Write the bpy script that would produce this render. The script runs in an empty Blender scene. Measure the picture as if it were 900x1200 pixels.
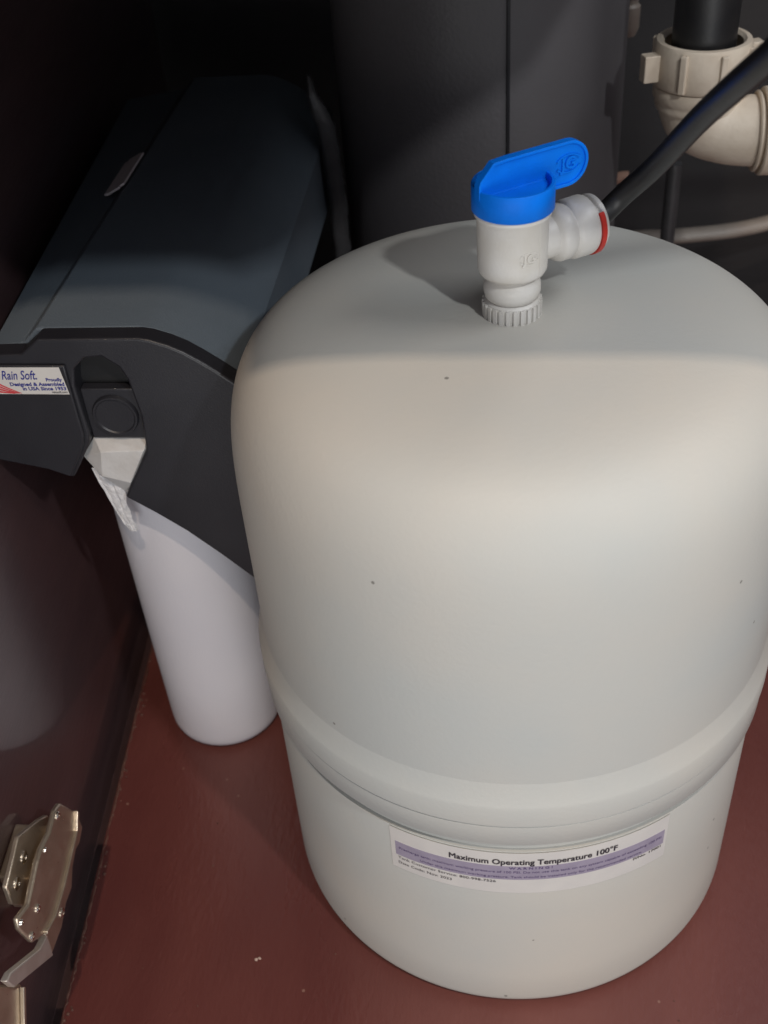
import bpy, bmesh, math, random
from mathutils import Vector, Matrix
random.seed(7)
S = bpy.context.scene
C = S.collection
PI = math.pi
R = math.radians

# ---------------------------------------------------------------- camera
cd = bpy.data.cameras.new('camera')
cam = bpy.data.objects.new('camera', cd); C.objects.link(cam)
rx = Vector((0.99370, 0.09167, -0.06450)); uy = Vector((-0.00967, 0.64342, 0.76545)); bz = Vector((0.11167, -0.76001, 0.64025))
M = Matrix((rx, uy, bz)).transposed().to_4x4()
M.translation = Vector((0.0, -0.46247, 0.65174))
cam.matrix_world = M
cd.sensor_fit = 'HORIZONTAL'; cd.sensor_width = 36.0; cd.lens = 36.0 * 1313.3 / 900.0
cd.dof.use_dof = True; cd.dof.focus_distance = 0.56; cd.dof.aperture_fstop = 15.0
cd.clip_start = 0.01; cd.clip_end = 50
S.camera = cam
# ---------------------------------------------------------------- world and lamps
W = bpy.data.worlds.new('World'); S.world = W; W.use_nodes = True
bg = W.node_tree.nodes['Background']; bg.inputs[0].default_value = (0.82, 0.88, 1.0, 1); bg.inputs[1].default_value = 0.42
S.view_settings.view_transform = 'Standard'; S.view_settings.look = 'None'; S.view_settings.gamma = 1; S.view_settings.exposure = 0

def area(name, loc, target, size, power, color, sy=None):
    l = bpy.data.lights.new(name, 'AREA'); l.energy = power; l.color = color; l.size = size
    if sy: l.shape = 'RECTANGLE'; l.size_y = sy
    o = bpy.data.objects.new(name, l); C.objects.link(o); o.location = loc
    o.rotation_euler = (Vector(target) - Vector(loc)).to_track_quat('-Z', 'Y').to_euler()
    return o
# lamp over the room behind the photographer: its light is cut by the top rail and an added shade board
area('room_lamp', (0.02, -0.80, 1.75), (0, 0, 0.3), 0.022, 8.6, (1.0, 0.80, 0.62))
# lower lamp to the right: throws the valve's shadow to the back left
area('side_lamp', (0.52, -0.72, 1.19), (0, 0, 0.35), 0.045, 5.0, (0.95, 0.98, 1.0))
# added soft fill from the upper right, lifts the tank top and trap
area('right_fill_light', (0.85, 0.02, 1.25), (0, 0, 0.38), 0.50, 7.2, (0.95, 0.97, 1.0))

# added broad fill low in front, brightens the lower tank and canister
area('front_fill_light', (0.06, -1.60, 0.10), (0, 0, 0.12), 1.3, 9.6, (1.0, 0.99, 0.96), sy=0.6)

# ---------------------------------------------------------------- materials
def mat(name, col, rough=0.5, col2=None, scale=8.0, bump=0.0, bscale=200.0, metal=0.0, spec=0.5, specks=None, coat=0.0, rvar=0.0, detail=4.0, stretch=None):
    m = bpy.data.materials.new(name); m.use_nodes = True
    nt = m.node_tree; b = nt.nodes['Principled BSDF']
    b.inputs['Base Color'].default_value = (*col, 1); b.inputs['Roughness'].default_value = rough
    b.inputs['Metallic'].default_value = metal; b.inputs['Specular IOR Level'].default_value = spec
    b.inputs['Coat Weight'].default_value = coat
    tc = nt.nodes.new('ShaderNodeTexCoord'); src = tc.outputs['Object']
    if stretch:
        mp = nt.nodes.new('ShaderNodeMapping'); mp.inputs['Scale'].default_value = stretch
        nt.links.new(src, mp.inputs[0]); src = mp.outputs[0]
    last = None
    if col2:
        n = nt.nodes.new('ShaderNodeTexNoise'); n.inputs['Scale'].default_value = scale; n.inputs['Detail'].default_value = detail
        nt.links.new(src, n.inputs['Vector'])
        r = nt.nodes.new('ShaderNodeValToRGB'); r.color_ramp.elements[0].position = 0.33; r.color_ramp.elements[1].position = 0.67
        r.color_ramp.elements[0].color = (*col, 1); r.color_ramp.elements[1].color = (*col2, 1)
        nt.links.new(n.outputs['Fac'], r.inputs[0]); last = r.outputs[0]
    if specks:
        v = nt.nodes.new('ShaderNodeTexVoronoi'); v.inputs['Scale'].default_value = specks[0]
        nt.links.new(tc.outputs['Object'], v.inputs['Vector'])
        lt = nt.nodes.new('ShaderNodeMath'); lt.operation = 'LESS_THAN'; lt.inputs[1].default_value = specks[1]
        nt.links.new(v.outputs['Distance'], lt.inputs[0])
        sep = nt.nodes.new('ShaderNodeSeparateColor'); nt.links.new(v.outputs['Color'], sep.inputs[0])
        g2 = nt.nodes.new('ShaderNodeMath'); g2.operation = 'LESS_THAN'; g2.inputs[1].default_value = specks[3]
        nt.links.new(sep.outputs[0], g2.inputs[0])
        mu = nt.nodes.new('ShaderNodeMath'); mu.operation = 'MULTIPLY'
        nt.links.new(lt.outputs[0], mu.inputs[0]); nt.links.new(g2.outputs[0], mu.inputs[1])
        mx = nt.nodes.new('ShaderNodeMix'); mx.data_type = 'RGBA'
        nt.links.new(mu.outputs[0], mx.inputs[0])
        if last: nt.links.new(last, mx.inputs[6])
        else: mx.inputs[6].default_value = (*col, 1)
        mx.inputs[7].default_value = (*specks[2], 1); last = mx.outputs[2]
    if last: nt.links.new(last, b.inputs['Base Color'])
    if rvar:
        n3 = nt.nodes.new('ShaderNodeTexNoise'); n3.inputs['Scale'].default_value = scale * 2.3; n3.inputs['Detail'].default_value = 5
        nt.links.new(src, n3.inputs['Vector'])
        mr = nt.nodes.new('ShaderNodeMapRange'); mr.inputs[3].default_value = max(0.02, rough - rvar); mr.inputs[4].default_value = rough + rvar
        nt.links.new(n3.outputs['Fac'], mr.inputs[0]); nt.links.new(mr.outputs[0], b.inputs['Roughness'])
    if bump:
        n2 = nt.nodes.new('ShaderNodeTexNoise'); n2.inputs['Scale'].default_value = bscale; n2.inputs['Detail'].default_value = 3
        nt.links.new(src, n2.inputs['Vector'])
        bp = nt.nodes.new('ShaderNodeBump'); bp.inputs['Strength'].default_value = bump; bp.inputs['Distance'].default_value = 0.001
        nt.links.new(n2.outputs['Fac'], bp.inputs['Height']); nt.links.new(bp.outputs[0], b.inputs['Normal'])
    return m

m_tank = mat('tank_plastic', (0.455, 0.467, 0.448), 0.54, (0.545, 0.507, 0.448), 5.4, 0.12, 420, specks=(70, 0.07, (0.22, 0.21, 0.19), 0.07), rvar=0.12, detail=6, spec=0.25)
m_valve = mat('valve_plastic', (0.66, 0.64, 0.61), 0.42, (0.60, 0.57, 0.52), 60, 0.12, 900)
m_blue = mat('blue_plastic', (0.001, 0.17, 0.76), 0.5, (0.001, 0.15, 0.68), 90, 0.10, 900, spec=0.15)
m_red = mat('red_plastic', (0.52, 0.03, 0.02), 0.4)
m_hose = mat('black_tube', (0.012, 0.012, 0.013), 0.42, (0.018, 0.017, 0.017), 90, 0.08, 600, rvar=0.05)
m_floor = mat('cabinet_floor_laminate', (0.105, 0.028, 0.025), 0.29, (0.190, 0.064, 0.052), 6, 0.35, 300, specks=(90, 0.09, (0.25, 0.13, 0.10), 0.10), rvar=0.14, detail=8, stretch=(1, 0.35, 1))
m_wall = mat('dark_wood_veneer', (0.066, 0.040, 0.043), 0.34, (0.080, 0.046, 0.048), 14, 0.2, 160, rvar=0.08, coat=0.7, detail=8, stretch=(1, 0.4, 2.5))
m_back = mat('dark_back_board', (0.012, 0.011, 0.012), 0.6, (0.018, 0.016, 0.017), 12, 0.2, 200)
m_edge = mat('raw_board_edge', (0.16, 0.075, 0.055), 0.8, (0.09, 0.04, 0.03), 160, 0.5, 500)
m_cover = mat('black_cover_plastic', (0.016, 0.016, 0.020), 0.42, (0.021, 0.021, 0.026), 18, 0.10, 1300, rvar=0.08)
m_lid = mat('slate_cover_plastic', (0.105, 0.132, 0.160), 0.42, (0.125, 0.152, 0.180), 12, 0.25, 900, rvar=0.07)
m_cavity = mat('cavity_plastic', (0.010, 0.010, 0.012), 0.5, (0.014, 0.014, 0.017), 30)
m_can = mat('canister_plastic', (0.68, 0.675, 0.73), 0.46, (0.75, 0.735, 0.77), 7, 0.12, 500, specks=(60, 0.05, (0.3, 0.28, 0.27), 0.1))
m_cap = mat('white_cap_plastic', (0.58, 0.57, 0.56), 0.45, (0.50, 0.48, 0.46), 70, 0.2, 400)
m_tape = mat('crumpled_tape', (0.66, 0.65, 0.66), 0.3, (0.60, 0.59, 0.59), 120, 0.3, 300)
m_drum = mat('drum_metal', (0.086, 0.080, 0.084), 0.48, (0.098, 0.091, 0.094), 9, 0.25, 380, rvar=0.06)
m_pvc = mat('aged_pvc', (0.70, 0.60, 0.48), 0.5, (0.58, 0.48, 0.37), 40, 0.25, 300, rvar=0.08)
m_hinge = mat('nickel_hinge', (0.72, 0.62, 0.50), 0.32, (0.60, 0.50, 0.39), 60, 0.15, 500, metal=0.88, rvar=0.12)
m_screw = mat('bright_screw', (0.85, 0.80, 0.72), 0.18, metal=1.0)
m_lab = mat('label_paper', (0.62, 0.595, 0.56), 0.45, (0.58, 0.555, 0.53), 60)
m_pur = mat('purple_ink', (0.275, 0.24, 0.315), 0.5, (0.32, 0.28, 0.36), 120)
m_ink = mat('dark_ink', (0.035, 0.03, 0.04), 0.6)
m_ink2 = mat('purple_small_print', (0.09, 0.06, 0.16), 0.6)
m_bluek = mat('blue_ink', (0.03, 0.035, 0.22), 0.5)
m_redk = mat('red_ink', (0.60, 0.05, 0.06), 0.5)
m_tag = mat('pale_sticker', (0.80, 0.74, 0.75), 0.5, (0.72, 0.66, 0.67), 90)
m_counter = mat('counter_board', (0.08, 0.05, 0.04), 0.6)
m_grey = mat('grey_tube', (0.085, 0.083, 0.085), 0.4, (0.06, 0.06, 0.062), 60, 0.3, 300)
m_pale = mat('pale_tube', (0.30, 0.26, 0.22), 0.45, (0.25, 0.21, 0.18), 40)
m_debris = mat('crumb', (0.55, 0.40, 0.33), 0.8)

# ---------------------------------------------------------------- helpers
def link(name, me, m=None, parent=None, smooth=None, bevel=None, seg=3):
    if m: me.materials.clear(); me.materials.append(m)
    o = bpy.data.objects.new(name, me); C.objects.link(o)
    if smooth is not None:
        for p in me.polygons: p.use_smooth = True
        me.set_sharp_from_angle(angle=R(smooth))
    if bevel:
        b = o.modifiers.new('bevel', 'BEVEL'); b.width = bevel; b.segments = seg; b.limit_method = 'ANGLE'; b.angle_limit = R(30); b.harden_normals = False
    if parent: o.parent = parent
    return o
def build(name, bm, m, parent=None, smooth=None, bevel=None, seg=3):
    bmesh.ops.recalc_face_normals(bm, faces=bm.faces)
    me = bpy.data.meshes.new(name); bm.to_mesh(me); bm.free()
    return link(name, me, m, parent, smooth, bevel, seg)
def tag(o, label=None, cat=None, kind=None, group=None):
    if label: o['label'] = label
    if cat: o['category'] = cat
    if kind: o['kind'] = kind
    if group: o['group'] = group
    return o
def thing(name, label, cat, loc=(0, 0, 0)):
    o = bpy.data.objects.new(name, None); o.empty_display_size = 0.02; C.objects.link(o); o.location = loc
    return tag(o, label, cat)
def lathe_bm(prof, n=128, bm=None, mtx=None):
    bm = bm or bmesh.new(); rings = []
    for r, z in prof:
        if r < 1e-6: rings.append([bm.verts.new((0, 0, z))])
        else: rings.append([bm.verts.new((r * math.cos(2 * PI * i / n), r * math.sin(2 * PI * i / n), z)) for i in range(n)])
    for a, b in zip(rings[:-1], rings[1:]):
        for i in range(n):
            j = (i + 1) % n
            if len(a) == 1 and len(b) == 1: continue
            if len(a) == 1: bm.faces.new((a[0], b[i], b[j]))
            elif len(b) == 1: bm.faces.new((a[i], a[j], b[0]))
            else: bm.faces.new((a[i], a[j], b[j], b[i]))
    if mtx is not None:
        vs = [v for r in rings for v in r]
        bmesh.ops.transform(bm, matrix=mtx, verts=vs)
    return bm
def box_bm(x0, x1, y0, y1, z0, z1, bm=None):
    bm = bm or bmesh.new()
    v = [bm.verts.new(p) for p in ((x0,y0,z0),(x1,y0,z0),(x1,y1,z0),(x0,y1,z0),(x0,y0,z1),(x1,y0,z1),(x1,y1,z1),(x0,y1,z1))]
    for f in ((0,3,2,1),(4,5,6,7),(0,1,5,4),(1,2,6,5),(2,3,7,6),(3,0,4,7)): bm.faces.new([v[i] for i in f])
    return bm
def prism_bm(pts, f0, f1, bm=None):
    """pts 2-D outline, f0/f1 map a 2-D point to the two caps"""
    bm = bm or bmesh.new()
    a = [bm.verts.new(f0(*p)) for p in pts]; b = [bm.verts.new(f1(*p)) for p in pts]
    bm.faces.new(a); bm.faces.new(b[::-1])
    for i in range(len(pts)):
        j = (i + 1) % len(pts); bm.faces.new((a[i], b[i], b[j], a[j]))
    return bm
def smooth_path(pts, n=10):
    P = [Vector(p) for p in pts]; out = []
    for i in range(len(P) - 1):
        p0 = P[max(0, i - 1)]; p1 = P[i]; p2 = P[i + 1]; p3 = P[min(len(P) - 1, i + 2)]
        for k in range(n):
            t = k / n
            out.append(0.5 * ((2 * p1) + (-p0 + p2) * t + (2 * p0 - 5 * p1 + 4 * p2 - p3) * t * t + (-p0 + 3 * p1 - 3 * p2 + p3) * t ** 3))
    out.append(P[-1]); return out
def tube_bm(path, rad, n=24, bm=None, flat=1.0):
    bm = bm or bmesh.new(); rings = []; up = Vector((0, 0, 1)); prev = None
    for i, p in enumerate(path):
        t = (path[min(i + 1, len(path) - 1)] - path[max(i - 1, 0)]).normalized()
        if prev is None:
            a = t.cross(up); a = a if a.length > 0.05 else t.cross(Vector((1, 0, 0)))
        else: a = prev - t * prev.dot(t)
        a.normalize(); prev = a; b = t.cross(a)
        r = rad[i] if isinstance(rad, (list, tuple)) else rad
        rings.append([bm.verts.new(p + a * r * math.cos(2 * PI * k / n) + b * r * flat * math.sin(2 * PI * k / n)) for k in range(n)])
    for u, v in zip(rings[:-1], rings[1:]):
        for k in range(n): bm.faces.new((u[k], u[(k + 1) % n], v[(k + 1) % n], v[k]))
    bm.faces.new(rings[0][::-1]); bm.faces.new(rings[-1]); return bm
def text_mesh(txt, size, align='LEFT', shear=0.0, offset=0.0, extrude=0.0, sx=1.0, space=1.0):
    cu = bpy.data.curves.new('lettering', 'FONT'); cu.body = txt; cu.size = size; cu.align_x = align; cu.align_y = 'CENTER'
    cu.shear = shear; cu.offset = offset; cu.extrude = extrude; cu.resolution_u = 3; cu.space_character = space
    o = bpy.data.objects.new('lettering', cu); C.objects.link(o); bpy.context.view_layer.update()
    dg = bpy.context.evaluated_depsgraph_get(); me = bpy.data.meshes.new_from_object(o.evaluated_get(dg))
    bpy.data.objects.remove(o); bpy.data.curves.remove(cu)
    for v in me.vertices: v.co.x *= sx
    return me

# ---------------------------------------------------------------- the setting: inside of the cabinet
def wx(y, n=0.0): return -0.277 - 0.0725 * y + n
bm = bmesh.new()
prism_bm([(wx(-0.36), -0.36), (0.62, -0.36), (0.62, 0.60), (wx(0.60), 0.60)], lambda x, y: (x, y, 0), lambda x, y: (x, y, -0.018), bm)
tag(build('cabinet_floor', bm, m_floor), kind='structure')
tag(build('cabinet_base', box_bm(-0.40, 0.64, -0.36, 0.60, -0.040, -0.0185), m_wall), kind='structure')
prism = prism_bm([(wx(-0.36) - 0.012, -0.36), (wx(0.60) - 0.012, 0.60), (wx(0.60) - 0.032, 0.60), (wx(-0.36) - 0.032, -0.36)], lambda x, y: (x, y, -0.018), lambda x, y: (x, y, 0.95))
tag(build('cabinet_side_wall', prism, m_wall), kind='structure')
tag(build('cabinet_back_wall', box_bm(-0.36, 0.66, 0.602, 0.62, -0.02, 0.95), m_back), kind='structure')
tag(build('cabinet_side_wall', box_bm(0.622, 0.64, -0.36, 0.60, -0.018, 0.95), m_wall), kind='structure')
tag(build('countertop', box_bm(-0.45, 0.108, -0.28, 0.64, 0.952, 0.99), m_counter), kind='structure')  # unseen; stops short at the right so lamp light gets past
tag(build('cabinet_top_rail', box_bm(-0.25, -0.081, -0.26, -0.24, 0.888, 0.95), m_wall), kind='structure')  # unseen; height and length set where the room lamp's light ends on the lid
tag(build('tank_shade_board', box_bm(-0.080, 0.105, -0.26, -0.24, 0.782, 0.95), m_wall), kind='structure')  # added unseen board, cuts the room lamp off the tank top
tag(build('lid_shade_block', prism_bm([(-0.26, -0.058), (-0.112, -0.058), (-0.104, -0.122), (0.035, -0.123), (0.055, -0.10), (0.10, 0.0), (0.135, 0.05), (0.135, 0.45), (-0.26, 0.45)], lambda x, y: (x, y, 0.585), lambda x, y: (x, y, 0.78)), m_counter, bevel=0.006), kind='structure')  # added unseen block, outline shaped to keep lamp light off the lid
tag(build('back_shade_board', box_bm(-0.318, -0.09, 0.13, 0.60, 0.518, 0.534), m_counter), kind='structure')  # added unseen board, keeps soft light off the lid's back and upper left
# rough pale edge of the floor board where it meets the wall
bm = bmesh.new(); path = []; rad = []
y = -0.30
while y < 0.20:
    path.append(Vector((wx(y, 0.0012 + random.uniform(-0.0005, 0.0006)), y, 0.0003))); rad.append(random.uniform(0.0002, 0.0010)); y += random.uniform(0.0015, 0.005)
tube_bm(path, rad, 5, bm)
for k in range(34):
    y = random.uniform(-0.2, 0.09); r = random.uniform(0.0005, 0.0013); bmesh.ops.create_icosphere(bm, subdivisions=1, radius=r, matrix=Matrix.Translation((wx(y, random.uniform(0.0015, 0.006)), y, r * 0.5)))
tag(build('edge_crumbs', bm, m_edge), label='thin crumbly pale edge of the red floor board along the dark wall', cat='crumbs', kind='stuff')

# ---------------------------------------------------------------- water tank
tank = thing('water_tank', 'large off-white pressurised water storage tank with blue valve on the red cabinet floor', 'water tank')
up = []
for i in range(0, 15): up.append((0.1401 - 0.0001 * i / 14, 0.2140 + (0.2564 - 0.2140) * i / 14))
for k in range(1, 61):
    a = (PI / 2) * k / 60; up.append((0.14 * max(0, math.cos(a)) ** (2 / 5.967) if k < 60 else 0.0, 0.2564 + 0.1287 * math.sin(a) ** (2 / 5.967)))
build('upper_shell', lathe_bm(up, 192), m_tank, tank, smooth=50)
band = [(0.1378, 0.1585), (0.1378, 0.1668), (0.1390, 0.1680), (0.1424, 0.1684), (0.1431, 0.1692), (0.1430, 0.1830), (0.1420, 0.1836), (0.1415, 0.1845), (0.1418, 0.1850), (0.1438, 0.1852), (0.1439, 0.1862), (0.1438, 0.1985), (0.1433, 0.2003), (0.1424, 0.2030), (0.1409, 0.2100), (0.1403, 0.2130), (0.1401, 0.2141)]
build('seam_band', lathe_bm(band, 192), m_tank, tank, smooth=50)
low = [(0.0, 0.0012), (0.120, 0.0012)] + [(0.1294 + 0.0112 * math.sin(a * PI / 16), 0.0116 - 0.0112 * math.cos(a * PI / 16)) for a in range(9)] + [(0.1405, 0.05), (0.1403, 0.10), (0.1402, 0.1568), (0.1398, 0.1584), (0.1378, 0.1586)]
build('lower_shell', lathe_bm(low, 192), m_tank, tank, smooth=50)
# printed label on the lower shell
RL = 0.1403
def onc(u, z, off):                      # u = arc length along the shell from the front, metres
    th = u / RL; return (math.sin(th) * (RL + off), -math.cos(th) * (RL + off), z)
def u_of(deg): return R(deg) * RL
def patch(name, d0, d1, zb, zt, off, m, parent, n=60, thick=0.0002):
    bm = bmesh.new(); rows = []
    for i in range(n + 1):
        u = u_of(d0 + (d1 - d0) * i / n)
        rows.append([bm.verts.new(onc(u, z, o)) for z, o in ((zb, off), (zt, off), (zt, off - thick), (zb, off - thick))])
    for a, b in zip(rows[:-1], rows[1:]):
        for k in range(4): bm.faces.new((a[k], b[k], b[(k + 1) % 4], a[(k + 1) % 4]))
    bm.faces.new(rows[0]); bm.faces.new(rows[-1][::-1])
    return build(name, bm, m, parent, smooth=30)
lab = patch('label', -25.4, 36.0, 0.1222, 0.1578, 0.0003, m_lab, tank)
patch('purple_stripe', -24.3, 35.2, 0.1347, 0.1466, 0.00045, m_pur, lab)
def print_line(txt, size, d0, d1, z, m, offset=0.0, name='lettering', off=0.0006):
    me = text_mesh(txt, size, 'LEFT', offset=offset)
    bm = bmesh.new(); bm.from_mesh(me); bpy.data.meshes.remove(me)
    xs = [v.co.x for v in bm.verts]; x0, x1 = min(xs), max(xs); u0, u1 = u_of(d0), u_of(d1)
    for v in bm.verts:
        u = u0 + (v.co.x - x0) / (x1 - x0) * (u1 - u0); v.co = Vector(onc(u, z + v.co.y, off))
    me = bpy.data.meshes.new(name); bm.to_mesh(me); bm.free()
    return link(name, me, m, lab)
print_line('Maximum Operating Temperature 100\u00b0F', 0.0062, -12.0, 23.3, 0.1502, m_ink, 0.0)
print_line('Maximum Operating Temperature 100\u00b0F', 0.0062, -11.88, 23.42, 0.15025, m_ink, 0.0, off=0.0007)
print_line('W A R N I N G !', 0.0026, 0.5, 9.5, 0.1450, m_ink2, 0.00005)
print_line('Precharge tank: maximum working pressure of 100 PSI. Do not use this tank on any system capable of exceeding 100 PSI', 0.0027, -23.4, 34.4, 0.1415, m_ink2, 0.0)
print_line('Under this maximum working pressure. Tank should be installed only for the recommended service.', 0.0026, -18.5, 29.6, 0.1372, m_ink2, 0.0)
print_line('Tank Customer Service: 800-998-7526', 0.0029, -23.8, -2.2, 0.1326, m_ink, 0.0)
print_line('Date Code: Nov: 2023', 0.0029, -23.8, -11.6, 0.1281, m_ink, 0.0)
print_line('P/No. 17001', 0.0026, 27.6, 34.6, 0.1332, m_ink, 0.00004)

# valve on top of the tank
ZT = 0.3848
col = bmesh.new()
lathe_bm([(0.0, ZT), (0.0128, ZT), (0.0128, 0.3925), (0.0118, 0.3935), (0.0, 0.3935)], 64, col)
for k in range(26):
    a = 2 * PI * k / 26
    b = box_bm(0.0124, 0.0139, -0.00085, 0.00085, ZT, 0.3922)
    me = bpy.data.meshes.new('t'); bmesh.ops.rotate(b, verts=b.verts, cent=(0, 0, 0), matrix=Matrix.Rotation(a, 3, 'Z')); b.to_mesh(me); b.free()
    col.from_mesh(me); bpy.data.meshes.remove(me)
build('ribbed_collar', col, m_valve, tank, smooth=40)
body = [(0.0112, 0.3920), (0.0112, 0.3938), (0.0124, 0.3945), (0.0131, 0.3970), (0.0131, 0.4000), (0.0124, 0.4025), (0.0113, 0.4038), (0.0110, 0.4050), (0.0125, 0.4060), (0.0148, 0.4068), (0.0157, 0.4085), (0.0158, 0.4120), (0.0160, 0.4335), (0.0170, 0.4345), (0.0174, 0.4358), (0.0170, 0.4366), (0.0, 0.4366)]
vbody = build('valve_body', lathe_bm(body, 96), m_valve, tank, smooth=45)
AZ = R(33)
bm = bmesh.new()
for k in (R(-42),):
    b = box_bm(0.0155, 0.01605, -0.00012, 0.00012, 0.4090, 0.4335)
    bmesh.ops.rotate(b, verts=b.verts, cent=(0, 0, 0), matrix=Matrix.Rotation(k, 3, 'Z')); me = bpy.data.meshes.new('t'); b.to_mesh(me); b.free(); bm.from_mesh(me); bpy.data.meshes.remove(me)
build('mould_seam', bm, m_valve, vbody)
def emboss(txt, size, depth, place, m, parent, name='emblem'):
    me = text_mesh(txt, size, 'CENTER', offset=0.0001, extrude=depth)
    bm = bmesh.new(); bm.from_mesh(me); bpy.data.meshes.remove(me)
    for v in bm.verts: v.co = Vector(place(v.co.x, v.co.y, v.co.z))
    me = bpy.data.meshes.new(name); bm.to_mesh(me); bm.free()
    return link(name, me, m, parent)
def on_body(x, y, z):
    th = R(28) + x / 0.0160; return (math.sin(th) * (0.0159 + z), -math.cos(th) * (0.0159 + z), 0.4190 + y)
emboss('JG', 0.0062, 0.0005, on_body, m_valve, vbody)
def ring_arc(place, r, t, a0, a1, n=24, depth=0.0003):
    bm = bmesh.new(); rows = []
    for i in range(n + 1):
        a = a0 + (a1 - a0) * i / n
        rows.append([bm.verts.new(place(rr * math.cos(a), rr * math.sin(a) * 0.62, d)) for rr, d in ((r, -0.0002), (r, depth), (r - t, depth), (r - t, -0.0002))])
    for p, q in zip(rows[:-1], rows[1:]):
        for k in range(4): bm.faces.new((p[k], q[k], q[(k + 1) % 4], p[(k + 1) % 4]))
    return bm
for a0, a1 in ((R(20), R(160)), (R(200), R(340))):
    build('emblem_arc', ring_arc(on_body, 0.0050, 0.0008, a0, a1), m_valve, vbody, smooth=40)

# blue handle: cap and fin
handle = build('valve_handle', lathe_bm([(0.0, 0.4368), (0.0176, 0.4368), (0.0182, 0.4374), (0.0182, 0.4484), (0.0178, 0.4490), (0.0166, 0.4490), (0.0162, 0.4484), (0.0160, 0.4462), (0.0, 0.4460)], 96), m_blue, tank, smooth=45)
ca, sa = math.cos(AZ), math.sin(AZ)
def fin_pt(s, z, t): return (s * ca - t * sa, s * sa + t * ca, z)          # t = across the fin, + = away from the camera
def fin_outline(d=0.0):
    pts = [(-0.0183 + d, 0.4452 + d), (-0.0183 + d, 0.4512), (-0.0175 + d, 0.4533 - d * 0.3), (-0.0110 + d * 0.4, 0.4600 - d), (-0.004, 0.4604 - d), (0.0275, 0.4604 - d)]
    cx, cz, r = 0.0275, 0.4502, 0.0102 - d
    for k in range(1, 17):
        a = PI / 2 - k * PI / 16; pts.append((cx + r * math.cos(a), cz + r * math.sin(a)))
    pts += [(0.0215, 0.4400 + d), (0.0188, 0.4402 + d), (0.0176, 0.4452 + d)]
    return pts
fo = fin_outline(0.0)
fin = build('handle_fin', prism_bm(fo, lambda s, z: fin_pt(s, z, -0.0010), lambda s, z: fin_pt(s, z, 0.0018)), m_blue, handle, smooth=30)
rim = bmesh.new(); oi = fin_outline(0.0); ii = fin_outline(0.0013); n = len(oi)
va = [[rim.verts.new(fin_pt(s, z, t)) for (s, z), t in ((oi[i], -0.0008), (oi[i], -0.0021), (ii[i], -0.0021), (ii[i], -0.0008))] for i in range(n)]
for i in range(n):
    j = (i + 1) % n
    for k in range(4): rim.faces.new((va[i][k], va[j][k], va[j][(k + 1) % 4], va[i][(k + 1) % 4]))
build('handle_rim', rim, m_blue, handle, smooth=30, bevel=0.0003, seg=2)
def on_fin(x, y, z): return fin_pt(0.0275 + x, 0.4502 + y, -0.0011 - z)
emboss('JG', 0.0078, 0.0008, on_fin, m_blue, handle)
for a0, a1 in ((R(25), R(155)), (R(205), R(335))):
    build('emblem_arc', ring_arc(on_fin, 0.0068, 0.0009, a0, a1, depth=0.0006), m_blue, handle, smooth=40)
# outlet on the side of the valve
MO = Matrix.Translation((0, 0, 0.4180)) @ Matrix.Rotation(AZ, 4, 'Z') @ Matrix.Rotation(R(90), 4, 'Y')
out = [(0.0, 0.010), (0.0100, 0.010), (0.0100, 0.0192), (0.0108, 0.0200), (0.0122, 0.0208), (0.0128, 0.0222), (0.0129, 0.0262), (0.0122, 0.0272), (0.0121, 0.0280), (0.0129, 0.0288), (0.0137, 0.0298), (0.0138, 0.0378), (0.0134, 0.0388), (0.0122, 0.0392), (0.0, 0.0392)]
outlet = build('valve_outlet', lathe_bm(out, 80, mtx=MO), m_valve, tank, smooth=40)
build('collet', lathe_bm([(0.0, 0.0388), (0.0112, 0.0388), (0.0112, 0.0412), (0.0126, 0.0416), (0.0130, 0.0422), (0.0129, 0.0434), (0.0121, 0.0442), (0.0066, 0.0448), (0.0052, 0.0444), (0.0052, 0.039)], 72, mtx=MO), m_valve, outlet, smooth=40)
bm = bmesh.new(); rows = []
for i in range(41):
    a = R(228 + 140 * i / 40)           # open clip, the gap at the top
    rows.append([bm.verts.new(MO @ Vector((r * math.cos(a), r * math.sin(a), s))) for r, s in ((0.0112, 0.0393), (0.0143, 0.0391), (0.0143, 0.0414), (0.0112, 0.0414))])
for p, q in zip(rows[:-1], rows[1:]):
    for k in range(4): bm.faces.new((p[k], q[k], q[(k + 1) % 4], p[(k + 1) % 4]))
bm.faces.new(rows[0]); bm.faces.new(rows[-1][::-1])
build('locking_clip', bm, m_red, outlet, smooth=40)

# ---------------------------------------------------------------- black hose
hp = smooth_path([(0.0290, 0.0188, 0.4178), (0.0386, 0.0251, 0.4185), (0.0499, 0.0285, 0.4285), (0.0618, 0.0150, 0.4480), (0.0717, -0.0226, 0.482), (0.076, -0.0599, 0.5072), (0.081, -0.0837, 0.5249), (0.0891, -0.1053, 0.5447), (0.105, -0.130, 0.566), (0.140, -0.150, 0.59), (0.22, -0.13, 0.60), (0.34, 0.0, 0.56)])
o = build('black_hose', tube_bm(hp, 0.0050, 32), m_hose, smooth=60)
tag(o, 'glossy black plastic hose rising right from the white valve outlet', 'hose')

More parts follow.
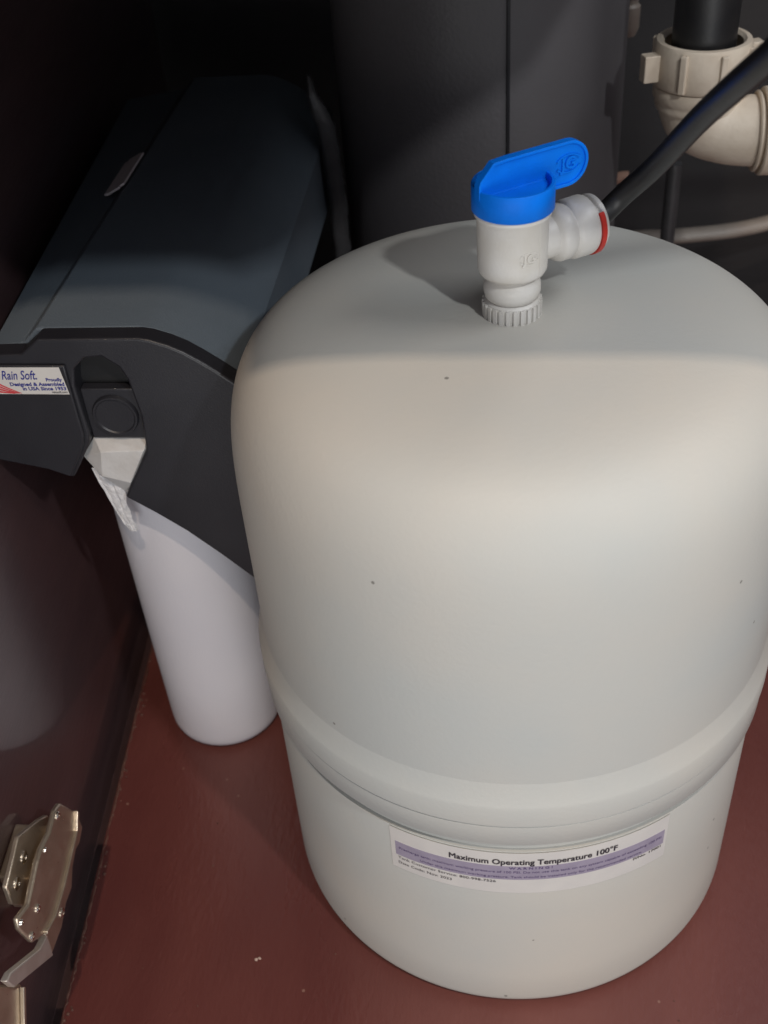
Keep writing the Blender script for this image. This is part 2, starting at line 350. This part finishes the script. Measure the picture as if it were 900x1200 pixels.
# ---------------------------------------------------------------- treatment unit with black front and hanging canister
unit = thing('water_treatment_unit', 'black and slate plastic water treatment unit with a white canister, against the left wall', 'water unit', (-0.21, 0.2, 0))
def place(o):                             # parts are written in world coordinates, the empty stands at the unit's base
    o.matrix_parent_inverse = unit.matrix_world.inverted(); return o
bpy.context.view_layer.update()
rim_out = [(-0.2765, 0.3400), (-0.2765, 0.3560), (-0.2560, 0.3575), (-0.2520, 0.3600), (-0.2455, 0.3665), (-0.2420, 0.3672), (-0.190, 0.3672), (-0.1815, 0.3655), (-0.1727, 0.3622), (-0.1645, 0.3578), (-0.1567, 0.3520), (-0.1487, 0.3460), (-0.1407, 0.3389), (-0.1365, 0.3350)]
low_r = [(-0.1365, 0.1740), (-0.1531, 0.1937), (-0.1700, 0.2125), (-0.1877, 0.2307), (-0.2040, 0.2445), (-0.2193, 0.2562), (-0.2003, 0.2894), (-0.1997, 0.2945)]
slot = [(-0.1983, 0.3130), (-0.1999, 0.3279), (-0.2008, 0.3365), (-0.2038, 0.3440), (-0.2116, 0.3503), (-0.2210, 0.3493), (-0.2281, 0.3430), (-0.2304, 0.3323), (-0.2298, 0.3016), (-0.2314, 0.2946)]
left_b = [(-0.2463, 0.2704), (-0.2591, 0.2758), (-0.2765, 0.2812)]
face = [(-0.2875, 0.3510), (-0.2550, 0.3520), (-0.2440, 0.3610), (-0.190, 0.3612), (-0.1845, 0.3602), (-0.1752, 0.3568), (-0.1675, 0.3528), (-0.1600, 0.3475), (-0.1522, 0.3415), (-0.1447, 0.3352), (-0.1385, 0.3295)]
low_f = [(-0.1385, 0.1770)] + low_r[1:]
fr = build('front_cover', prism_bm(face + low_f + slot + left_b[:2] + [(-0.2875, 0.2830)], lambda x, z: (x, 0.0180, z), lambda x, z: (x, 0.0305, z)), m_cover, unit, smooth=25, bevel=0.0014, seg=4); place(fr)
lp = [(-0.2870, 0.3468), (-0.2320, 0.3462), (-0.2322, 0.3377), (-0.2325, 0.3020), (-0.2342, 0.2946), (-0.2470, 0.2722), (-0.2591, 0.2775), (-0.2870, 0.2845)]
o = build('badge_panel', prism_bm(lp, lambda x, z: (x, 0.0160, z), lambda x, z: (x, 0.0179, z)), m_cover, unit, smooth=25, bevel=0.0009); place(o)
panel_badge = o
# sticker on the badge panel
st = [(-0.2835, 0.3456), (-0.2352, 0.3454), (-0.2335, 0.3285), (-0.2835, 0.3290)]
stk = build('badge', prism_bm(st, lambda x, z: (x, 0.01585, z), lambda x, z: (x, 0.0161, z)), m_lab, unit); place(stk)
def sticker_text(txt, size, x, z, m, shear=0.0, off=0.0, align='LEFT', width=None):
    me = text_mesh(txt, size, align, shear=shear, offset=off)
    if width:
        xs = [v.co.x for v in me.vertices]; k = width / (max(xs) - min(xs))
        for v in me.vertices: v.co.x *= k
    for v in me.vertices: v.co = Vector((x + v.co.x, 0.0157, z + v.co.y))
    return link('lettering', me, m, stk)
S_kids = [sticker_text('Rain Soft.', 0.0078, -0.2685, 0.3405, m_bluek, 0.35, 0.00010, width=0.0195),
          sticker_text('Proudly', 0.0028, -0.2355, 0.3378, m_bluek, 0, 0.0001, 'RIGHT'),
          sticker_text('Designed & Assembled', 0.0030, -0.2347, 0.3350, m_bluek, 0, 0.0001, 'RIGHT', 0.0300),
          sticker_text('in USA Since 1953', 0.0030, -0.2343, 0.3322, m_bluek, 0, 0.0001, 'RIGHT', 0.0240),
          sticker_text('rainsoft.com', 0.0020, -0.2342, 0.3300, m_ink, 0, 0.00003, 'RIGHT', 0.0085)]
for k in range(4):
    bm = bmesh.new(); a = []; b = []
    for i in range(13):
        t = i / 12; x = -0.2733 + t * (0.0135 - 0.0012 * k); z = 0.3380 - 0.0022 * k - (0.0085 - 0.0022 * k) * (t ** 0.8)
        w = 0.0013 * (1 - 0.7 * t); a.append(bm.verts.new((x, 0.0157, max(0.3292, z)))); b.append(bm.verts.new((x, 0.0157, max(0.32915, z - w))))
    for i in range(12): bm.faces.new((a[i], a[i + 1], b[i + 1], b[i]))
    build('red_stripe', bm, m_redk, stk)
# recess in the front: pocket with its shade painted as a near-black sheet, shelf lip, round knob
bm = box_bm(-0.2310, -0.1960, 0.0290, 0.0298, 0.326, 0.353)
o = build('pocket_back', bm, mat('pocket_shade_black', (0.004, 0.004, 0.005), 0.6), unit); place(o)
o = build('recess_panel', prism_bm([(-0.2303, 0.2950), (-0.1990, 0.2950), (-0.1978, 0.3130), (-0.1993, 0.3275), (-0.2303, 0.3275)], lambda x, z: (x, 0.0225, z), lambda x, z: (x, 0.0288, z)), m_cover, unit, smooth=25, bevel=0.0008); place(o)
MK = Matrix.Translation((-0.2138, 0.0226, 0.3108)) @ Matrix.Rotation(R(90), 4, 'X')
o = build('round_knob', lathe_bm([(0.0, 0.0014), (0.0105, 0.0016), (0.0112, 0.0024), (0.0122, 0.0024), (0.0128, 0.0012), (0.0128, -0.001)], 64, mtx=MK), m_cover, unit, smooth=35); place(o)
# slate coloured housing behind the front
hs = [(-0.2762, 0.2850), (-0.2762, 0.3500), (-0.2660, 0.3552), (-0.2540, 0.3568), (-0.2452, 0.3655), (-0.190, 0.3658), (-0.1820, 0.3642), (-0.1735, 0.3608), (-0.1655, 0.3562), (-0.1577, 0.3505), (-0.1497, 0.3445), (-0.1417, 0.3374), (-0.1400, 0.3340), (-0.1392, 0.2850)]
hs = [(x * 1.015, z - 0.0052) for x, z in hs]
o = build('housing', prism_bm(hs, lambda x, z: (x, 0.0306, z), lambda x, z: (x if x > -0.27 else x - 0.026, 0.4100, z)), m_lid, unit, smooth=25, bevel=0.0015); place(o)
bm = bmesh.new()
q = [(-0.2630, 0.2050, 0.3520), (-0.2480, 0.2042, 0.3600), (-0.2480, 0.2600, 0.3600), (-0.2630, 0.2613, 0.3520)]
nrm = Vector((-0.5, 0, 0.87)) * 0.0030
a = [bm.verts.new(Vector(p) + nrm) for p in q]; b = [bm.verts.new(Vector(p) + nrm * 0.6) for p in q]
bm.faces.new(a); bm.faces.new(b[::-1])
for i in range(4): bm.faces.new((a[i], b[i], b[(i + 1) % 4], a[(i + 1) % 4]))
bmesh.ops.bevel(bm, geom=[e for e in bm.edges if abs((e.verts[0].co - e.verts[1].co).length) < 0.002], offset=0.003, segments=4, affect='EDGES')
o = build('small_sticker', bm, m_tag, unit); place(o)
# canister hanging under the unit
can = [(0.0, 0.0015), (0.030, 0.0015), (0.0360, 0.0022), (0.0400, 0.0042), (0.0412, 0.0080), (0.0416, 0.014), (0.0420, 0.10), (0.0421, 0.2840), (0.0, 0.2840)]
o = build('canister', lathe_bm(can, 96, mtx=Matrix.Translation((-0.2108, 0.0795, 0))), m_can, unit, smooth=50); place(o)
# faceted white cap showing through the notch
bm = bmesh.new(); Y = 0.0245
V = {k: bm.verts.new(p) for k, p in dict(A=(-0.2309, Y, 0.2944), B=(-0.2003, Y, 0.2941), Cc=(-0.1998, Y, 0.2882), D=(-0.2163, Y, 0.2607), E=(-0.2202, Y, 0.2543), F=(-0.2355, Y, 0.2735), G=(-0.2402, Y, 0.2808),
     P=(-0.2262, 0.0168, 0.2893), Q=(-0.2010, 0.0168, 0.2905), R_=(-0.2133, 0.0168, 0.2676), S_=(-0.2290, 0.0168, 0.2720)).items()}
for f in (('A', 'B', 'Q', 'P'), ('P', 'Q', 'R_', 'S_'), ('B', 'Cc', 'Q'), ('Cc', 'D', 'R_', 'Q'), ('D', 'E', 'R_'), ('E', 'F', 'S_', 'R_'), ('F', 'G', 'S_'), ('G', 'A', 'P', 'S_')): bm.faces.new([V[k] for k in f])
outer = ['A', 'B', 'Cc', 'D', 'E', 'F', 'G']
bk = {k: bm.verts.new(V[k].co + Vector((0, 0.03, 0))) for k in outer}
for i in range(7): bm.faces.new((V[outer[i]], V[outer[(i + 1) % 7]], bk[outer[(i + 1) % 7]], bk[outer[i]]))
bm.faces.new([bk[k] for k in outer])
o = build('filter_cap', bm, m_cap, unit, bevel=0.0005, seg=2); place(o)
# crumpled strip of tape below the cap
bm = bmesh.new(); rows = []
L0 = [(-0.2362, 0.2745), (-0.2345, 0.2640), (-0.2322, 0.2520), (-0.2300, 0.2400), (-0.2275, 0.2300), (-0.2252, 0.2238)]
L1 = [(-0.2262, 0.2690), (-0.2225, 0.2610), (-0.2215, 0.2520), (-0.2228, 0.2430), (-0.2218, 0.2330), (-0.2210, 0.2242)]
NS = 30
for i in range(NS + 1):
    t = i / NS * 5; k = min(4, int(t)); f = t - k
    a = Vector((L0[k][0] + (L0[k + 1][0] - L0[k][0]) * f, 0, L0[k][1] + (L0[k + 1][1] - L0[k][1]) * f)); b = Vector((L1[k][0] + (L1[k + 1][0] - L1[k][0]) * f, 0, L1[k][1] + (L1[k + 1][1] - L1[k][1]) * f))
    rows.append([bm.verts.new((a + (b - a) * (j / 7)) + Vector((0, 0.0215 + i / NS * 0.004 + (0.0020 if j % 3 == 1 else 0) * (0.6 + 0.4 * math.sin(i * 0.7 + j)) + random.uniform(-0.0002, 0.0002), 0))) for j in range(8)])
for p, q in zip(rows[:-1], rows[1:]):
    for j in range(7): bm.faces.new((p[j], p[j + 1], q[j + 1], q[j]))
o = build('tape_strip', bm, m_tape, unit)
sd = o.modifiers.new('thick', 'SOLIDIFY'); sd.thickness = 0.0004; place(o)
for o in list(S_kids): pass

# ---------------------------------------------------------------- dark drum behind
drum = thing('dark_drum', 'tall dark grey cylindrical drum with a vertical seam behind the tank', 'drum', (-0.026, 0.395, 0))
DR = 0.107
prof = [(0.0, 0.0), (DR + 0.006, 0.0), (DR + 0.006, 0.012), (DR, 0.016), (DR, 0.60), (DR - 0.006, 0.612), (0.0, 0.616)]
build('drum_shell', lathe_bm(prof, 128), m_drum, drum, smooth=40)
a0 = math.atan2(-math.sqrt(DR ** 2 - 0.022 ** 2), 0.022)
bm = bmesh.new(); rows = []
for da, r in ((-0.012, DR + 0.0002), (-0.008, DR + 0.0012), (0.010, DR + 0.0012), (0.012, DR + 0.0002)):
    rows.append([bm.verts.new((math.cos(a0 + da) * r, math.sin(a0 + da) * r, z)) for z in (0.017, 0.598)])
for p, q in zip(rows[:-1], rows[1:]): bm.faces.new((p[0], q[0], q[1], p[1]))
build('lap_seam', bm, m_cavity, drum)

# ---------------------------------------------------------------- sink trap
trap = thing('sink_trap', 'beige plastic sink drain trap with lugged slip nut at upper right', 'drain trap', (0.122, 0.305, 0.30))
bpy.context.view_layer.update()
tinv = trap.matrix_world.inverted()
def tp(o): o.matrix_parent_inverse = tinv; return o
MT = Matrix.Translation((0.122, 0.305, 0))
bm = lathe_bm([(0.0250, 0.4075), (0.0270, 0.4095), (0.0300, 0.4092), (0.0312, 0.4070), (0.0316, 0.3840), (0.0300, 0.3815), (0.0255, 0.3812), (0.0250, 0.3830)], 72, mtx=MT)
bm.faces.ensure_lookup_table()
tp(build('slip_nut', bm, m_pvc, trap, smooth=40))
for k in range(8):
    a = R(17 + 45 * k)
    big = k in (0, 4)
    w = 0.0045 if big else 0.0022; d = 0.0100 if big else 0.0030
    b = box_bm(0.0300, 0.0310 + d, -w, w, 0.3830 if not big else 0.386, 0.4068 if not big else 0.403)
    bmesh.ops.rotate(b, verts=b.verts, cent=(0, 0, 0), matrix=Matrix.Rotation(a, 3, 'Z')); bmesh.ops.translate(b, verts=b.verts, vec=(0.122, 0.305, 0))
    tp(build('nut_lug', b, m_pvc, trap, bevel=0.0008))
tp(build('neck_bead', lathe_bm([(0.024, 0.3812), (0.0290, 0.3805), (0.0298, 0.3790), (0.0298, 0.3735), (0.0285, 0.3715), (0.0278, 0.3700), (0.0282, 0.3685), (0.0275, 0.3660), (0.024, 0.3655)], 64, mtx=MT), m_pvc, trap, smooth=40))
bp = smooth_path([(0.122, 0.305, 0.385), (0.122, 0.305, 0.372), (0.1245, 0.304, 0.361), (0.131, 0.303, 0.3545), (0.143, 0.301, 0.3505), (0.160, 0.298, 0.3495), (0.21, 0.290, 0.3495)], 8)
tp(build('trap_bend', tube_bm(bp, [0.0275 - 0.0045 * min(1, i / 30) for i in range(len(bp))], 48), m_pvc, trap, smooth=50))
for x0, x1, r in ((0.1560, 0.1585, 0.0262), (0.1600, 0.1760, 0.0285)):
    MU = Matrix.Translation((0.004, 0.297, 0.3495)) @ Matrix.Rotation(R(90), 4, 'Y')
    tp(build('union_ring', lathe_bm([(0.020, x0), (r - 0.001, x0), (r, x0 + 0.001), (r, x1 - 0.001), (r - 0.001, x1), (0.020, x1)], 56, mtx=MU), m_pvc, trap, smooth=40))
o = build('drain_tailpiece', lathe_bm([(0.0, 0.372), (0.0205, 0.372), (0.0205, 0.60), (0.0, 0.60)], 56, mtx=MT), m_hose, smooth=50)
tag(o, 'black drain pipe entering the beige slip nut from above', 'pipe')

# small pieces seen in the dark behind
o = build('shutoff_valve', lathe_bm([(0.0, 0.375), (0.006, 0.375), (0.0085, 0.381), (0.0085, 0.396), (0.0065, 0.398), (0.0065, 0.403), (0.0095, 0.405), (0.0095, 0.425), (0.0, 0.425)], 24, mtx=Matrix.Translation((0.0840, 0.425, 0))), m_pale, smooth=40)
tag(o, 'small pale shut-off fitting in the dark left of the beige trap', 'fitting')
o = build('pale_tube', tube_bm(smooth_path([(0.02, 0.500, 0.150), (0.10, 0.510, 0.165), (0.15, 0.510, 0.168), (0.21, 0.515, 0.172), (0.27, 0.53, 0.180), (0.36, 0.55, 0.19)]), 0.0085, 20, flat=0.75), m_pale, smooth=60)
tag(o, 'pale flat tube running to the right behind the tank', 'tube')
o = build('grey_pipe', tube_bm(smooth_path([(0.130, 0.43, 0.0), (0.130, 0.43, 0.15), (0.130, 0.43, 0.272)]), 0.0060, 20), m_grey, smooth=60)
tag(o, 'short dark grey pipe standing under the beige trap', 'pipe')
o = build('copper_stub', tube_bm(smooth_path([(0.072, 0.452, 0.246), (0.089, 0.450, 0.252), (0.096, 0.449, 0.253)]), 0.0048, 20), mat('salmon_plastic', (0.45, 0.27, 0.2), 0.5), smooth=60)
tag(o, 'small salmon pipe stub beside the drum, just above the hose', 'pipe')
# thin grey bag strip left of the drum
bm = bmesh.new(); rows = []
cp = smooth_path([(-0.1440, 0.330, 0.385), (-0.1432, 0.33, 0.3723), (-0.1398, 0.328, 0.3631), (-0.1345, 0.326, 0.3474), (-0.1325, 0.326, 0.3152), (-0.1315, 0.327, 0.2882), (-0.1322, 0.33, 0.2530), (-0.133, 0.33, 0.20), (-0.133, 0.33, 0.0)], 6)
for i, p in enumerate(cp):
    w = 0.0012 + 0.0055 * min(1, i / 14); jx = random.uniform(-0.0006, 0.0006)
    rows.append([bm.verts.new(p + Vector((x * w + jx, y_, 0))) for x, y_ in ((-1, 0.0015), (-0.4, -0.0012), (0.3, 0.0004), (1, -0.001), (1, 0.003), (-1, 0.004))])
for p, q in zip(rows[:-1], rows[1:]):
    for k in range(6): bm.faces.new((p[k], p[(k + 1) % 6], q[(k + 1) % 6], q[k]))
o = build('plastic_strip', bm, m_grey, smooth=60)
tag(o, 'thin crinkled grey plastic strip hanging between the slate housing and the drum', 'plastic strip')

# ---------------------------------------------------------------- hinge on the left wall
hinge = thing('cabinet_hinge', 'brassy nickel concealed cabinet hinge screwed to the dark left wall', 'hinge', (wx(-0.13), -0.13, 0.1))
bpy.context.view_layer.update(); hinv = hinge.matrix_world.inverted()
def hp_(name, pts, n0, n1, m=m_hinge, bev=0.0008, par=None, sm=25):
    o = build(name, prism_bm(pts, lambda y, z: (wx(y, n0), y, z), lambda y, z: (wx(y, n1), y, z)), m, par or hinge, smooth=sm, bevel=bev)
    if not par: o.matrix_parent_inverse = hinv
    return o
hp_('mounting_plate', [(-0.1368, 0.1484), (-0.1124, 0.1285), (-0.1038, 0.1201), (-0.1023, 0.1139), (-0.1138, 0.1141), (-0.1274, 0.1138), (-0.1491, 0.1105), (-0.1576, 0.1143), (-0.1662, 0.1307), (-0.1643, 0.1438), (-0.1508, 0.1460)], 0.0050, 0.0080)
hp_('hinge_base', [(-0.142, 0.116), (-0.108, 0.116), (-0.098, 0.100), (-0.100, 0.085), (-0.142, 0.085)], -0.0118, 0.0140, bev=0.001)
arm = [(-0.1096, 0.1332), (-0.1017, 0.1293), (-0.0894, 0.1027), (-0.0984, 0.0961), (-0.1329, 0.0933), (-0.1518, 0.0941), (-0.1657, 0.1008), (-0.1776, 0.1135), (-0.1820, 0.1340), (-0.1798, 0.1409), (-0.1668, 0.1325), (-0.1453, 0.1366), (-0.1364, 0.1366), (-0.1225, 0.1319)]
hp_('hinge_arm', arm, 0.0142, 0.0175, bev=0.0012)
hp_('arm_ridge', [(-0.0905, 0.1060), (-0.0894, 0.1027), (-0.0984, 0.0961), (-0.1329, 0.0933), (-0.1518, 0.0941), (-0.1657, 0.1008), (-0.1650, 0.1030), (-0.1518, 0.0965), (-0.1329, 0.0957), (-0.0990, 0.0985)], 0.0140, 0.0192, bev=0.0005)
hp_('side_flange', [(-0.0761, 0.0832), (-0.0764, 0.0680), (-0.0864, 0.0660), (-0.0930, 0.0690), (-0.1036, 0.0670), (-0.1133, 0.0600), (-0.1251, 0.0625), (-0.1386, 0.0596), (-0.1567, 0.0638), (-0.1545, 0.0800), (-0.139, 0.0990), (-0.100, 0.0960)], 0.0030, 0.0095)
hp_('cup_link', [(-0.2021, 0.1290), (-0.1745, 0.1010), (-0.1640, 0.0960), (-0.1665, 0.0800), (-0.2050, 0.1199), (-0.2077, 0.1311)], 0.0130, 0.0170, mat('bright_nickel', (0.75, 0.70, 0.64), 0.35, (0.66, 0.6, 0.54), 90, metal=0.75), bev=0.0007)
hp_('hinge_cup', [(-0.1982, 0.1059), (-0.1920, 0.0975), (-0.2065, 0.0832), (-0.2300, 0.0900), (-0.2300, 0.1250), (-0.2082, 0.1293)], -0.0110, 0.0110, bev=0.0015)
hp_('cup_lip', [(-0.1950, 0.1000), (-0.1935, 0.0975), (-0.2080, 0.0820), (-0.2095, 0.0845)], 0.0111, 0.0135, bev=0.0004)
for y, z, n, r in ((-0.1407, 0.1346, 0.0080, 0.0032), (-0.1558, 0.1333, 0.0080, 0.0032), (-0.1343, 0.1325, 0.0175, 0.0014), (-0.1621, 0.1206, 0.0175, 0.0022), (-0.1790, 0.1360, 0.0175, 0.0016), (-0.1764, 0.1180, 0.0175, 0.0022), (-0.1046, 0.0900, 0.0120, 0.0030), (-0.1100, 0.1290, 0.0175, 0.0022), (-0.1330, 0.0660, 0.0095, 0.0026)):
    MS = Matrix.Translation((wx(y, n), y, z)) @ Matrix.Rotation(R(90), 4, 'Y')
    bm = lathe_bm([(r * 1.15, -0.0004), (r * 1.1, 0.0006), (r * 0.8, 0.0012), (r * 0.35, 0.0012), (r * 0.3, 0.0005), (0.0, 0.0005)], 20, mtx=MS)
    o = build('screw', bm, m_screw, hinge, smooth=40); o.matrix_parent_inverse = hinv
# ---------------------------------------------------------------- crumb on the floor
bm = bmesh.new()
for k in range(5):
    bmesh.ops.create_icosphere(bm, subdivisions=1, radius=random.uniform(0.0006, 0.0013), matrix=Matrix.Translation((-0.1521 + random.uniform(-0.0018, 0.0018), -0.1201 + random.uniform(-0.0015, 0.0015), 0.0007)))
o = build('debris', bm, m_debris)
tag(o, 'tiny pale crumb lying on the red floor in front of the tank', 'crumb')
bpy.context.view_layer.update()
# ---------------------------------------------------------------- loose grit on the floor board
bm = bmesh.new(); rg = random.Random(3)
for k in range(150):
    x, y = rg.uniform(-0.26, 0.25), rg.uniform(-0.30, 0.10)
    if x * x + y * y < 0.1415 ** 2 or x < wx(y, 0.004): continue
    r = rg.choice((0.00018, 0.00025, 0.0003, 0.0005))
    bmesh.ops.create_icosphere(bm, subdivisions=1, radius=r, matrix=Matrix.Translation((x, y, r * 0.6)) @ Matrix.Diagonal((rg.uniform(0.7, 2.0), rg.uniform(0.7, 1.6), 0.7, 1)))
tag(build('floor_grit', bm, m_edge), label='fine dust and grit scattered over the red cabinet floor', cat='grit', kind='stuff')
bpy.context.view_layer.update()
